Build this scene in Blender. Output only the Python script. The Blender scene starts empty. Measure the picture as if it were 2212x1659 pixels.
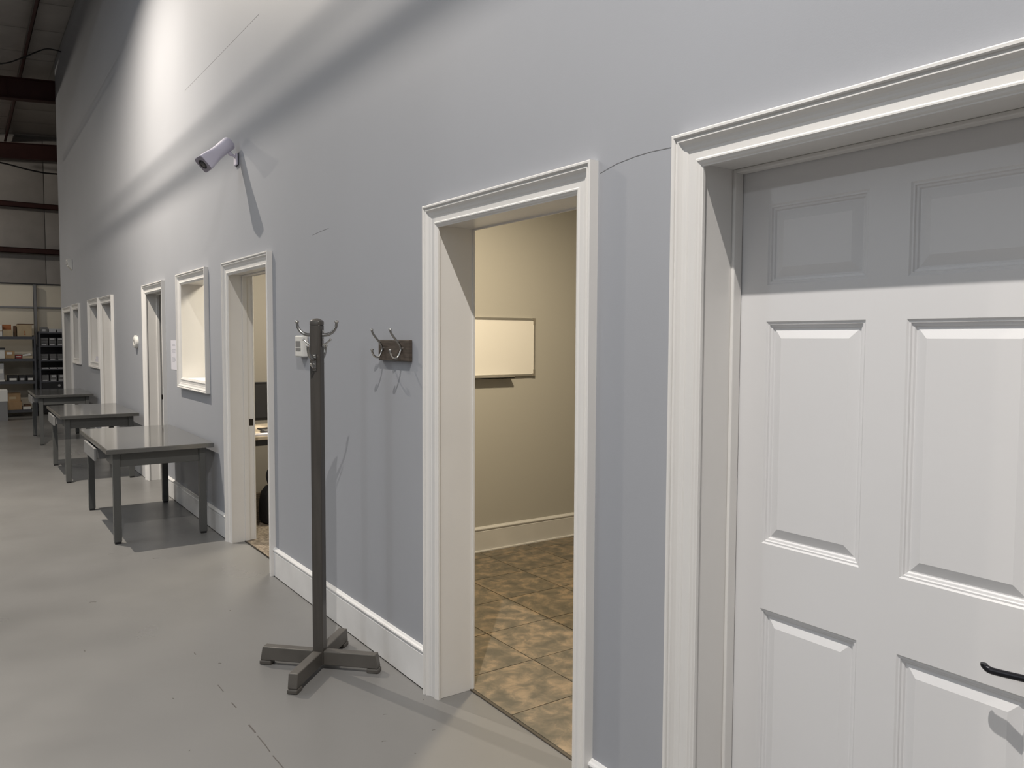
import bpy, bmesh, math, random
from mathutils import Vector, Matrix
random.seed(7)
SC = bpy.context.scene
COL = SC.collection

# ------------------------------------------------------------------ camera, world, lights, exposure
F_PX = 1718.55
YAW, PITCH, ROLL = 0.6058666, -0.0561855, 0.0041744
cam_d = bpy.data.cameras.new('camera')
cam_d.sensor_fit = 'HORIZONTAL'; cam_d.sensor_width = 36.0
cam_d.lens = F_PX / 2212.0 * 36.0
cam_d.clip_start = 0.02; cam_d.clip_end = 200
cam = bpy.data.objects.new('camera', cam_d); COL.objects.link(cam)
fw = Vector((math.sin(YAW)*math.cos(PITCH), math.cos(YAW)*math.cos(PITCH), math.sin(PITCH)))
rt = Vector((math.cos(YAW), -math.sin(YAW), 0)); up = rt.cross(fw)
r2 = rt*math.cos(ROLL) + up*math.sin(ROLL); u2 = up*math.cos(ROLL) - rt*math.sin(ROLL)
M = Matrix((r2, u2, -fw)).transposed().to_4x4()
M.translation = Vector((-1.66739, 0.0, 1.56175))
cam.matrix_world = M
SC.camera = cam

SC.view_settings.view_transform = 'Standard'
SC.view_settings.look = 'None'
SC.view_settings.exposure = 0.0
SC.view_settings.gamma = 1.0
SC.view_settings.use_curve_mapping = False

wd = bpy.data.worlds.new('world'); SC.world = wd; wd.use_nodes = True
wd.node_tree.nodes['Background'].inputs[0].default_value = (0.5, 0.53, 0.6, 1)
wd.node_tree.nodes['Background'].inputs[1].default_value = 0.05

def light(name, kind, loc, power, color, **kw):
    d = bpy.data.lights.new(name, kind); d.energy = power; d.color = color
    for k, v in kw.items(): setattr(d, k, v)
    o = bpy.data.objects.new(name, d); COL.objects.link(o); o.location = loc
    return o
WARM = (1.0, 0.92, 0.80); COOL = (0.90, 0.95, 1.0)
# high-bay lamps in the row along the office wall (reflector cut-off about 77 degrees)
for nm, x, y, pw, col in (('high_bay_or_fill_light', -1.75, 8.3, 272, (1.0, 0.90, 0.77)), ('high_bay_or_fill_light', -1.75, 0.65, 214, (1.0, 0.945, 0.88))):
    light(nm, 'AREA', (x, y, 5.6), pw, col, shape='DISK', size=0.05, spread=math.radians(155))
light('high_bay_or_fill_light', 'SPOT', (-4.6, 17.0, 5.6), 330, WARM, spot_size=math.radians(156), spot_blend=0.6, shadow_soft_size=0.10)  # added fill spot, brightens the storage partition and shelving; not part of the row
# lamp row deep in the hall, plus an unseen fill lamp added behind the storage partition
for y, pw in ((-2.2, 230), (7.9, 210)):
    light('hall_or_fill_light', 'POINT', (-11.0, y, 5.75), pw, COOL, shadow_soft_size=0.12)
light('hall_or_fill_light', 'POINT', (-6.0, 22.0, 5.75), 330, WARM, shadow_soft_size=0.14)
# large soft area lights added over the hall as ambient fill
for y, pw in ((-1.0, 85), (7.0, 200)):
    o = light('ambient_fill_light', 'AREA', (-6.5, y, 6.2), pw, COOL, shape='RECTANGLE', size=8.0, size_y=5.0)
# lamps inside the rooms
light('tile_room_light', 'AREA', (1.0, 3.6, 2.72), 50, (1.0, 0.83, 0.57), shape='DISK', size=0.16)
light('office_light', 'AREA', (1.0, 6.6, 2.70), 48, (1.0, 0.90, 0.72), shape='SQUARE', size=0.5)

# ------------------------------------------------------------------ materials
def mat(name, col, rough=0.5, metal=0.0, var=0.0, scale=4.0, bump=0.0, bscale=60.0, spec=0.5, detail=4.0, col2=None, emit=None, stretch=None, coat=0.0):
    m = bpy.data.materials.new(name); m.use_nodes = True
    nt = m.node_tree; b = nt.nodes['Principled BSDF']
    b.inputs['Roughness'].default_value = rough; b.inputs['Metallic'].default_value = metal
    b.inputs['Specular IOR Level'].default_value = spec
    b.inputs['Coat Weight'].default_value = coat
    c = (*col, 1)
    b.inputs['Base Color'].default_value = c
    if var or col2:
        tc = nt.nodes.new('ShaderNodeTexCoord'); n = nt.nodes.new('ShaderNodeTexNoise')
        n.inputs['Scale'].default_value = scale; n.inputs['Detail'].default_value = detail
        src = tc.outputs['Object']
        if stretch:
            mp = nt.nodes.new('ShaderNodeMapping'); mp.inputs['Scale'].default_value = stretch
            nt.links.new(src, mp.inputs[0]); src = mp.outputs[0]
        nt.links.new(src, n.inputs['Vector'])
        r = nt.nodes.new('ShaderNodeValToRGB')
        a = col2 if col2 else tuple(max(0, x*(1-var)) for x in col)
        bb = col if col2 else tuple(min(1, x*(1+var)) for x in col)
        r.color_ramp.elements[0].position = 0.35; r.color_ramp.elements[0].color = (*a, 1)
        r.color_ramp.elements[1].position = 0.65; r.color_ramp.elements[1].color = (*bb, 1)
        nt.links.new(n.outputs['Fac'], r.inputs[0]); nt.links.new(r.outputs[0], b.inputs['Base Color'])
    if bump:
        n2 = nt.nodes.new('ShaderNodeTexNoise'); n2.inputs['Scale'].default_value = bscale
        tc2 = nt.nodes.new('ShaderNodeTexCoord'); nt.links.new(tc2.outputs['Object'], n2.inputs['Vector'])
        bp = nt.nodes.new('ShaderNodeBump'); bp.inputs['Strength'].default_value = bump; bp.inputs['Distance'].default_value = 0.01
        nt.links.new(n2.outputs['Fac'], bp.inputs['Height']); nt.links.new(bp.outputs[0], b.inputs['Normal'])
    if emit:
        b.inputs['Emission Color'].default_value = (*emit[0], 1); b.inputs['Emission Strength'].default_value = emit[1]
    return m

WALL = mat('wall_paint', (0.345, 0.356, 0.385), 0.55, var=0.015, scale=1.2, bump=0.02, bscale=220, spec=0.3)
ROOMWALL = mat('room_wall_paint', (0.49, 0.48, 0.45), 0.6, bump=0.02, bscale=200, spec=0.3)
OFFICEWALL = mat('office_wall_paint', (0.34, 0.315, 0.275), 0.6)
ROOMCEIL = mat('room_ceiling', (0.75, 0.74, 0.70), 0.7)
TRIM = mat('white_trim_paint', (0.72, 0.705, 0.685), 0.35, var=0.02, scale=3, spec=0.4)
DOOR = mat('white_door_paint', (0.70, 0.695, 0.70), 0.38, var=0.012, scale=2, spec=0.4)
BASEB = mat('baseboard_paint', (0.70, 0.695, 0.69), 0.4, var=0.04, scale=5, spec=0.4)
GAP = mat('dark_gap', (0.02, 0.018, 0.016), 0.9)
CRACKM = mat('crack_line', (0.17, 0.17, 0.175), 0.9)
SCUFF = mat('scuff_mark', (0.09, 0.08, 0.075), 0.8)
STEEL = mat('grey_enamelled_steel', (0.090, 0.092, 0.090), 0.42, 0.15, var=0.03, scale=6)
TOPM = mat('grey_tabletop', (0.098, 0.098, 0.096), 0.09, 0.0, var=0.05, scale=2.5, spec=0.6)
EDGEM = mat('metal_edge', (0.20, 0.20, 0.195), 0.22, 0.8)
DRAWERM = mat('pale_grey_enamel', (0.22, 0.22, 0.22), 0.45)
RACK = mat('dark_taupe_wood', (0.062, 0.056, 0.050), 0.38, var=0.12, scale=8, stretch=(6, 6, 0.6))
RACKLEG = mat('taupe_wood', (0.088, 0.081, 0.072), 0.42, var=0.12, scale=8)
NICKEL = mat('brushed_nickel', (0.36, 0.35, 0.335), 0.24, 1.0)
CHROME = mat('bright_nickel', (0.62, 0.60, 0.57), 0.13, 1.0)
PLANK = mat('brown_plank', (0.085, 0.066, 0.052), 0.5, col2=(0.045, 0.035, 0.028), scale=5, stretch=(1, 3, 26), detail=6)
PLASTIC = mat('white_plastic', (0.66, 0.65, 0.62), 0.45)
LAV = mat('lavender_white_plastic', (0.60, 0.575, 0.68), 0.42, spec=0.4)
LAVD = mat('lavender_grey_plastic', (0.27, 0.25, 0.30), 0.4)
BLACK = mat('black_plastic', (0.012, 0.012, 0.014), 0.4)
LENS = mat('lens_glass', (0.02, 0.02, 0.025), 0.06, spec=1.0)
SCREEN = mat('grey_display', (0.20, 0.20, 0.20), 0.25)
PAPER = mat('white_paper', (0.62, 0.61, 0.66), 0.7)
INK = mat('grey_print', (0.40, 0.40, 0.45), 0.8)
BRONZE = mat('dark_bronze', (0.035, 0.028, 0.022), 0.35, 0.7)
HANDLE = mat('black_metal', (0.012, 0.012, 0.016), 0.32, 0.5)
GREYPOST = mat('grey_post', (0.22, 0.22, 0.225), 0.5, 0.3)
REDIRON = mat('red_primer_iron', (0.050, 0.016, 0.014), 0.6, var=0.15, scale=3)
INSUL = mat('white_insulation_facing', (0.42, 0.40, 0.385), 0.35, var=0.05, scale=3, bump=0.3, bscale=7)
DECK = mat('roof_deck', (0.35, 0.34, 0.33), 0.7)
BEIGE = mat('beige_board', (0.68, 0.62, 0.51), 0.6, var=0.03, scale=1.5)
SHELFM = mat('dark_slate_steel', (0.070, 0.073, 0.085), 0.45, 0.2)
CARD = mat('brown_cardboard', (0.34, 0.22, 0.115), 0.75, var=0.08, scale=8)
CARDL = mat('tan_cardboard', (0.42, 0.33, 0.21), 0.75, var=0.06, scale=8)
CARDO = mat('orange_cardboard', (0.36, 0.13, 0.045), 0.75)
CARDD = mat('dark_brown_cardboard', (0.10, 0.055, 0.03), 0.8)
GREYBOX = mat('grey_box', (0.13, 0.13, 0.13), 0.6)
LABELM = mat('pale_label', (0.42, 0.42, 0.43), 0.6)
WHITEM = mat('white_card', (0.68, 0.67, 0.64), 0.6)
REDM = mat('red_plastic', (0.25, 0.02, 0.018), 0.5)
CONC = None
def floor_mat():
    m = mat('grey_painted_concrete', (0.185, 0.182, 0.178), 0.33, var=0.05, scale=0.9, spec=0.5)
    nt = m.node_tree; b = nt.nodes['Principled BSDF']
    ramp = [n for n in nt.nodes if n.type == 'VALTORGB'][0]
    tc = nt.nodes.new('ShaderNodeTexCoord')
    # small chips and scuffs
    n = nt.nodes.new('ShaderNodeTexNoise'); n.inputs['Scale'].default_value = 7.5; n.inputs['Detail'].default_value = 5
    mp = nt.nodes.new('ShaderNodeMapping'); mp.inputs['Scale'].default_value = (2.2, 1.0, 1); mp.inputs['Rotation'].default_value = (0, 0, 0.7)
    nt.links.new(tc.outputs['Object'], mp.inputs[0]); nt.links.new(mp.outputs[0], n.inputs['Vector'])
    r = nt.nodes.new('ShaderNodeValToRGB'); r.color_ramp.elements[0].position = 0.735; r.color_ramp.elements[1].position = 0.77
    nt.links.new(n.outputs['Fac'], r.inputs[0])
    mx = nt.nodes.new('ShaderNodeMixRGB'); mx.inputs[2].default_value = (0.10, 0.095, 0.09, 1)
    ml = nt.nodes.new('ShaderNodeMath'); ml.operation = 'MULTIPLY'; ml.inputs[1].default_value = 0.55
    nt.links.new(r.outputs[0], ml.inputs[0]); nt.links.new(ml.outputs[0], mx.inputs[0])
    nt.links.new(ramp.outputs[0], mx.inputs[1]); nt.links.new(mx.outputs[0], b.inputs['Base Color'])
    # roughness wear
    n2 = nt.nodes.new('ShaderNodeTexNoise'); n2.inputs['Scale'].default_value = 1.6; n2.inputs['Detail'].default_value = 6
    nt.links.new(tc.outputs['Object'], n2.inputs['Vector'])
    mr = nt.nodes.new('ShaderNodeMapRange'); mr.inputs[1].default_value = 0.3; mr.inputs[2].default_value = 0.7
    mr.inputs[3].default_value = 0.27; mr.inputs[4].default_value = 0.42
    nt.links.new(n2.outputs['Fac'], mr.inputs[0]); nt.links.new(mr.outputs[0], b.inputs['Roughness'])
    return m
FLOORM = floor_mat()
def tile_mat():
    m = bpy.data.materials.new('slate_look_tile'); m.use_nodes = True
    nt = m.node_tree; b = nt.nodes['Principled BSDF']; b.inputs['Roughness'].default_value = 0.42
    tc = nt.nodes.new('ShaderNodeTexCoord'); oi = nt.nodes.new('ShaderNodeObjectInfo')
    ad = nt.nodes.new('ShaderNodeVectorMath'); ad.operation = 'MULTIPLY_ADD'
    cb = nt.nodes.new('ShaderNodeCombineXYZ')
    for i in range(3): nt.links.new(oi.outputs['Random'], cb.inputs[i])
    ad.inputs[1].default_value = (37, 53, 17)
    nt.links.new(cb.outputs[0], ad.inputs[0]); nt.links.new(tc.outputs['Object'], ad.inputs[2])
    n = nt.nodes.new('ShaderNodeTexNoise'); n.inputs['Scale'].default_value = 11; n.inputs['Detail'].default_value = 8; n.inputs['Roughness'].default_value = 0.62
    n.inputs['Distortion'].default_value = 0.45
    nt.links.new(ad.outputs[0], n.inputs['Vector'])
    r = nt.nodes.new('ShaderNodeValToRGB')
    e = r.color_ramp.elements
    e[0].position = 0.37; e[0].color = (0.112, 0.100, 0.076, 1)
    e[1].position = 0.64; e[1].color = (0.305, 0.232, 0.155, 1)
    k = e.new(0.50); k.color = (0.175, 0.146, 0.105, 1)
    nt.links.new(n.outputs['Fac'], r.inputs[0]); nt.links.new(r.outputs[0], b.inputs['Base Color'])
    return m
TILE = tile_mat()
GROUT = mat('dark_grout', (0.075, 0.062, 0.045), 0.8)
CARPET = mat('flecked_carpet', (0.30, 0.25, 0.19), 0.95, col2=(0.12, 0.095, 0.07), scale=45, bump=0.6, bscale=180)

# ------------------------------------------------------------------ mesh helpers
class MB:
    def __init__(s): s.v = []; s.f = []
    def box(s, x0, x1, y0, y1, z0, z1):
        n = len(s.v)
        for x, y, z in ((x0,y0,z0),(x1,y0,z0),(x1,y1,z0),(x0,y1,z0),(x0,y0,z1),(x1,y0,z1),(x1,y1,z1),(x0,y1,z1)):
            s.v.append((x, y, z))
        for f in ((0,3,2,1),(4,5,6,7),(0,1,5,4),(1,2,6,5),(2,3,7,6),(3,0,4,7)):
            s.f.append(tuple(n+i for i in f))
        return s
    def loft(s, rings, closed=True, caps=True):
        n = len(s.v); k = len(rings[0])
        for r in rings: s.v.extend(tuple(p) for p in r)
        for i in range(len(rings)-1):
            for j in range(k if closed else k-1):
                a = n+i*k+j; b = n+i*k+(j+1) % k
                s.f.append((a, b, b+k, a+k))
        if caps:
            s.f.append(tuple(n+j for j in reversed(range(k))))
            s.f.append(tuple(n+(len(rings)-1)*k+j for j in range(k)))
        return s
    def tube(s, pts, rad, seg=12, caps=True):
        pts = [Vector(p) for p in pts]
        if not isinstance(rad, (list, tuple)): rad = [rad]*len(pts)
        t0 = (pts[1]-pts[0]).normalized()
        a = Vector((0, 0, 1)) if abs(t0.z) < 0.9 else Vector((1, 0, 0))
        nrm = t0.cross(a).normalized(); rings = []
        for i, p in enumerate(pts):
            t = (pts[min(i+1, len(pts)-1)]-pts[max(i-1, 0)]).normalized()
            nrm = (nrm - t*nrm.dot(t)).normalized(); bi = t.cross(nrm)
            rings.append([p + (nrm*math.cos(2*math.pi*j/seg) + bi*math.sin(2*math.pi*j/seg))*rad[i] for j in range(seg)])
        return s.loft(rings, True, caps)
    def sphere(s, c, r, seg=14, rings=8, sc=(1, 1, 1)):
        c = Vector(c); R = []
        for i in range(1, rings):
            th = math.pi*i/rings
            R.append([c + Vector((r*sc[0]*math.sin(th)*math.cos(2*math.pi*j/seg), r*sc[1]*math.sin(th)*math.sin(2*math.pi*j/seg), -r*sc[2]*math.cos(th))) for j in range(seg)])
        return s.loft(R, True, True)
    def build(s, name, m, parent=None, bevel=0.0, smooth=False, loc=(0, 0, 0), rotz=0.0, seg=2):
        me = bpy.data.meshes.new(name); me.from_pydata(s.v, [], s.f); me.update()
        bm = bmesh.new(); bm.from_mesh(me); bmesh.ops.recalc_face_normals(bm, faces=bm.faces); bm.to_mesh(me); bm.free()
        me.materials.append(m)
        o = bpy.data.objects.new(name, me); COL.objects.link(o)
        o.location = loc; o.rotation_euler = (0, 0, rotz)
        if parent: o.parent = parent
        if bevel:
            b = o.modifiers.new('bevel', 'BEVEL'); b.width = bevel; b.segments = seg; b.limit_method = 'ANGLE'; b.angle_limit = math.radians(40)
        if smooth:
            for p in me.polygons: p.use_smooth = True
            if smooth == 'auto':
                me.set_sharp_from_angle(angle=math.radians(40))
        return o
def box(name, m, x0, x1, y0, y1, z0, z1, parent=None, bevel=0.0):
    return MB().box(x0, x1, y0, y1, z0, z1).build(name, m, parent, bevel)
def empty(name, loc=(0, 0, 0), rotz=0.0):
    o = bpy.data.objects.new(name, None); COL.objects.link(o); o.location = loc; o.rotation_euler = (0, 0, rotz); o.empty_display_size = 0.1
    return o
def tag(o, label, cat, group=None):
    o['label'] = label; o['category'] = cat
    if group: o['group'] = group
    return o
def structure(o): o['kind'] = 'structure'; return o
def smoothpts(pts, n=6):
    P = [Vector(p) for p in pts]; out = []
    for i in range(len(P)-1):
        p0 = P[max(i-1, 0)]; p1 = P[i]; p2 = P[i+1]; p3 = P[min(i+2, len(P)-1)]
        for k in range(n):
            t = k/n
            out.append(0.5*((2*p1)+(p2-p0)*t+(2*p0-5*p1+4*p2-p3)*t*t+(3*p1-p0-3*p2+p3)*t**3))
    out.append(P[-1]); return out

# ------------------------------------------------------------------ setting: the long office wall with its openings
WT = 0.165                      # wall depth at the openings
HW = 6.93                       # wall height
Y0, YE = -6.0, 18.15
DOORS = [(0.585, 1.500), (2.022, 2.948), (5.215, 6.135), (8.49, 9.36), (11.68, 12.615), (16.385, 17.59)]
ZD = 2.036
WINS = [(6.822, 7.692, 1.195, 2.048), (12.94, 13.86, 1.195, 2.048), (15.20, 16.075, 1.195, 2.048)]
J = 0.018                       # jamb lining thickness
ops = sorted([(a-J, b+J, 0.0, ZD+J) for a, b in DOORS] + [(a-J, b+J, z0-J, z1+J) for a, b, z0, z1 in WINS])
wb = MB(); y = Y0; ZS = ZD+J
for a, b, z0, z1 in ops:
    wb.box(0, WT, y, a, 0, 2.066)
    if z0 > 0: wb.box(0, WT, a, b, 0, z0)
    wb.box(0, WT, a, b, z1, 2.066)
    y = b
wb.box(0, WT, y, YE, 0, 2.066)
wb.box(0, WT, Y0, YE, 2.066, HW)
wall = structure(wb.build('wall_right', WALL))

def strip(name, m, pts, w, plane, parent):
    # a thin ribbon lying just proud of a surface (hairline cracks, open joints)
    mb = MB()
    for (a, b) in zip(pts[:-1], pts[1:]):
        a = Vector(a); b = Vector(b); d = (b-a).normalized()
        n = d.cross(Vector((1, 0, 0)) if plane == 'x' else Vector((0, 0, 1))).normalized()*w*0.5
        off = Vector((-0.0006, 0, 0)) if plane == 'x' else Vector((0, 0, 0.0006))
        k = len(mb.v)
        mb.v += [tuple(a-n), tuple(b-n), tuple(b+n), tuple(a+n), tuple(a-n+off), tuple(b-n+off), tuple(b+n+off), tuple(a+n+off)]
        mb.f += [tuple(k+i for i in f) for f in ((0,3,2,1),(4,5,6,7),(0,1,5,4),(1,2,6,5),(2,3,7,6),(3,0,4,7))]
    return mb.build(name, m, parent)
strip('crack', CRACKM, [(0, 1.925, 2.083), (0, 1.85, 2.099), (0, 1.77, 2.106), (0, 1.70, 2.108), (0, 1.60, 2.104)], 0.0018, 'x', wall)
strip('crack', CRACKM, [(0, 5.33, 3.678), (0, 6.3, 3.69), (0, 7.41, 3.708)], 0.0022, 'x', wall)
strip('crack', CRACKM, [(0, 4.41, 2.149), (0, 4.28, 2.158), (0, 4.17, 2.161)], 0.0018, 'x', wall)

# casing profile: u = distance from the outer edge towards the opening, h = height off the wall
PROF = [(0, 0), (0, .034), (.003, .036), (.009, .036), (.012, .033), (.013, .029), (.017, .028), (.019, .031), (.022, .031), (.025, .027), (.031, .021),
        (.037, .0185), (.042, .018), (.046, .0165), (.048, .0145), (.072, .0145), (.076, .0185), (.080, .0185), (.084, .015), (.088, .0135), (.092, .0095), (.095, .009), (.095, 0)]
PROF_S = [(.0, 0), (.0, .030), (.010, .032), (.014, .026), (.028, .020), (.045, .016), (.075, .014), (.08, .017), (.088, .013), (.095, .008), (.095, 0)]
def casing(p0, p1, inward, m0, m1, parent, prof=PROF, x=0.0, side=-1):
    p0 = Vector(p0); p1 = Vector(p1); d = (p1-p0).normalized(); inw = Vector(inward); r0 = []; r1 = []
    for u, h in prof:
        off = inw*u + Vector((side*h, 0, 0))
        r0.append(p0+off+d*(u if m0 else 0)); r1.append(p1+off-d*(u if m1 else 0))
    return MB().loft([r0, r1]).build('casing', TRIM, parent)
CW = 0.088   # casing stands outside the clear opening by this much (7 mm reveal)
def door_frame(n, a, b, stop=None, two_sided=True):
    e = structure(empty('door_%d' % n, (0, (a+b)/2, 0)))
    def rel(o):
        o.location = Vector(o.location) - Vector(e.location); return o
    ao, bo, zo = a-CW, b+CW, ZD+CW
    rel(casing((0, bo, 0), (0, bo, zo), (0, -1, 0), False, True, e))
    rel(casing((0, ao, 0), (0, ao, zo), (0, 1, 0), False, True, e))
    rel(casing((0, ao, zo), (0, bo, zo), (0, 0, -1), True, True, e))
    if two_sided:
        for args in (((WT, bo, 0), (WT, bo, zo), (0, -1, 0), False, True), ((WT, ao, 0), (WT, ao, zo), (0, 1, 0), False, True), ((WT, ao, zo), (WT, bo, zo), (0, 0, -1), True, True)):
            rel(casing(*args, e, PROF_S, WT, 1))
    xe = WT+0.004
    for args in ((-0.004, xe, b, b+J, 0, ZD+J), (-0.004, xe, a-J, a, 0, ZD+J), (-0.004, xe, a, b, ZD, ZD+J)):
        rel(box('jamb', TRIM, *args, parent=e, bevel=0.0015))
    if stop:
        x0, x1, t = stop
        for args in ((x0, x1, b-t, b, 0, ZD), (x0, x1, a, a+t, 0, ZD), (x0, x1, a+t, b-t, ZD-t, ZD)):
            rel(box('door_stop', TRIM, *args, parent=e, bevel=0.003))
    return e, rel
def window_frame(n, a, b, z0, z1):
    e = structure(empty('window_%d' % n, (0, (a+b)/2, z0)))
    def rel(o):
        o.location = Vector(o.location) - Vector(e.location); return o
    ao, bo, zt, zb = a-CW, b+CW, z1+CW, z0-CW
    rel(casing((0, bo, zb), (0, bo, zt), (0, -1, 0), True, True, e))
    rel(casing((0, ao, zb), (0, ao, zt), (0, 1, 0), True, True, e))
    rel(casing((0, ao, zt), (0, bo, zt), (0, 0, -1), True, True, e))
    rel(casing((0, ao, zb), (0, bo, zb), (0, 0, 1), True, True, e))
    xe = WT+0.03
    for nm, args in (('jamb', (-0.004, xe, b, b+J, z0-J, z1+J)), ('jamb', (-0.004, xe, a-J, a, z0-J, z1+J)), ('jamb', (-0.004, xe, a, b, z1, z1+J)), ('sill', (-0.004, xe, a, b, z0-J, z0))):
        rel(box(nm, TRIM, *args, parent=e, bevel=0.0015))
    return e

d1, rel1 = door_frame(1, *DOORS[0], stop=(0.118, 0.152, 0.011), two_sided=False)
d2, _ = door_frame(2, *DOORS[1])
d3, rel3 = door_frame(3, *DOORS[2], stop=(0.092, 0.128, 0.011))
d4, rel4 = door_frame(4, *DOORS[3], stop=(0.098, 0.128, 0.011))
d5, _ = door_frame(5, *DOORS[4], stop=(0.098, 0.128, 0.011))
d6, _ = door_frame(6, *DOORS[5], stop=(0.098, 0.128, 0.011))
for i, wv in enumerate(WINS): window_frame(i+1, *wv)
# strike plates
for rel, e, b, z in ((rel3, d3, DOORS[2][1], 0.918), (rel4, d4, DOORS[3][1], 0.912)):
    p = rel(box('strike_plate', BRONZE, 0.134, 0.164, b-0.003, b+0.002, z-0.026, z+0.026, parent=e, bevel=0.002))
    q = box('latch_hole', GAP, 0.143, 0.155, b-0.0038, b-0.002, z-0.012, z+0.012, parent=p)

# six-panel door slab in the first opening
a, b = DOORS[0][0]+0.003, DOORS[0][1]-0.003
XF = 0.155
cols = [(1.112, 1.404), (0.716, 1.009)]
rows = [(1.713, 1.930), (0.998, 1.613), (0.235, 0.813)]
sl = MB()
ys = [a, 0.716, 1.009, 1.112, 1.404, b]
for k in (0, 2, 4): sl.box(XF, XF+0.035, ys[k], ys[k+1], 0.008, ZD-0.003)
for c0, c1 in cols:
    zz = [0.008] + [v for r in reversed(rows) for v in r] + [ZD-0.003]
    for k in range(0, len(zz), 2): sl.box(XF, XF+0.035, c0, c1, zz[k], zz[k+1])
slab = rel1(sl.build('door_slab', DOOR, d1))
def panel(c0, c1, z0, z1):
    prof = [(0, 0), (.004, .0035), (.008, .0035), (.010, .0075), (.015, .0085), (.018, .0125), (.021, .0125), (.046, .0035), (.050, .0035)]
    mb = MB(); rings = []
    for ins, dep in prof:
        rings.append([(XF+dep, c0+ins, z0+ins), (XF+dep, c1-ins, z0+ins), (XF+dep, c1-ins, z1-ins), (XF+dep, c0+ins, z1-ins)])
    mb.loft(rings, True, False); n = len(mb.v); mb.f.append((n-4, n-3, n-2, n-1))
    o = mb.build('panel', DOOR, slab); return o
for c0, c1 in cols:
    for z0, z1 in rows: panel(c0, c1, z0, z1)
# lever handle
hd = MB()
hd.tube([(XF, 0.645, 0.875), (XF-0.010, 0.645, 0.875)], 0.032, 24)
hd.tube([(XF-0.008, 0.645, 0.875), (XF-0.050, 0.645, 0.875)], 0.010, 14)
lv = smoothpts([(XF-0.050, 0.640, 0.875), (XF-0.054, 0.68, 0.876), (XF-0.053, 0.74, 0.870), (XF-0.050, 0.775, 0.8665), (XF-0.050, 0.788, 0.872), (XF-0.050, 0.789, 0.877)], 5)
hd.tube(lv, [0.0075]*(len(lv)-8)+[0.007]*8, 12)
rel1(hd.build('lever_handle', HANDLE, d1, smooth='auto'))

# baseboards
BP = [(0, 0), (.016, .002), (.016, .150), (.0165, .153), (.0125, .157), (.013, .163), (.019, .166), (.020, .172), (.017, .177), (.010, .181), (.006, .186), (.0, .187)]
def baseboard(name, p0, p1, outward, parent=None, m=BASEB):
    p0 = Vector(p0); p1 = Vector(p1); w = Vector(outward)
    return MB().loft([[p + w*u + Vector((0, 0, z+0.003)) for u, z in BP] for p in (p0, p1)]).build(name, m, parent)
CO = CW
segs = [(DOORS[0][1]+CO, DOORS[1][0]-CO), (DOORS[1][1]+CO, DOORS[2][0]-CO), (DOORS[2][1]+CO, DOORS[3][0]-CO), (DOORS[3][1]+CO, DOORS[4][0]-CO), (DOORS[4][1]+CO, DOORS[5][0]-CO), (DOORS[5][1]+CO, YE), (Y0, DOORS[0][0]-CO)]
bbr = structure(empty('baseboard_right'))
for s0, s1 in segs:
    o = baseboard('board', (0, s0, 0), (0, s1, 0), (-1, 0, 0), bbr)
    box('gap', GAP, -0.0165, 0, s0, s1, 0.0006, 0.004, parent=bbr)

# floors
structure(box('floor', FLOORM, -14, 4.5, -6, 25, -0.10, 0.0))
strip_f = bpy.data.objects['floor']
def floor_strip(pts, w): return strip('joint', SCUFF, pts, w, 'z', strip_f)
floor_strip([(-0.757, 3.632, 0), (-0.755, 3.55, 0)], 0.0035)
floor_strip([(-0.755, 3.42, 0), (-0.752, 3.36, 0)], 0.0045)
floor_strip([(-0.752, 3.18, 0), (-0.750, 3.10, 0)], 0.006)
floor_strip([(-0.7505, 3.07, 0), (-0.748, 2.99, 0), (-0.749, 2.92, 0)], 0.004)
floor_strip([(-0.749, 2.89, 0), (-0.746, 2.80, 0), (-0.743, 2.70, 0), (-0.744, 2.55, 0)], 0.004)
floor_strip([(-0.756, 4.078, 0), (-0.7555, 4.05, 0)], 0.004)
for x, y, r in ((-0.68, 3.87, .02), (-1.05, 5.2, .03), (-1.0, 3.1, .012), (-0.35, 2.75, .012), (-0.44, 4.6, .02), (-0.95, 3.6, .014), (-0.25, 2.95, .01), (-0.06, 2.98, .012), (-0.15, 2.72, .008), (-1.2, 4.4, .02), (-0.55, 6.0, .03), (-0.8, 6.3, .025), (-0.30, 2.6, .01)):
    dx = random.uniform(-1, 1)
    strip('chip', SCUFF, [(x, y, 0), (x+r*dx, y+r*0.5, 0), (x+r*1.6*dx, y+r*0.4, 0)], r*0.22, 'z', strip_f)

# rooms behind the wall
XR = 4.2
rooms = [(1.74, 4.863), (4.98, 8.02), (8.12, 11.2), (11.3, 14.5), (14.6, 18.03)]
part = [(1.62, 1.74), (4.863, 4.98), (8.02, 8.12), (11.2, 11.3), (14.5, 14.6), (18.03, 18.15)]
for i, (y0, y1) in enumerate(part):
    structure(box('wall_partition_%d' % (i+1), ROOMWALL if i < 2 else OFFICEWALL if i < 5 else WALL, WT, XR, y0, y1, 0, 2.75))
structure(box('wall_inner_back', ROOMWALL, XR, XR+0.1, 1.62, YE, 0, 2.75))
structure(box('ceiling_rooms', ROOMCEIL, WT, XR+0.1, 1.62, YE, 2.75, 2.85))
ls = MB()
for (a, b) in []: pass
bbx = structure(empty('baseboard_tile_room'))
baseboard('board', (WT+0.05, 4.863, 0), (XR, 4.863, 0), (0, -1, 0), bbx)
box('shoe_molding', BASEB, WT+0.05, XR, 4.863-0.028, 4.863-0.014, 0.002, 0.020, parent=bbx, bevel=0.006)
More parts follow.
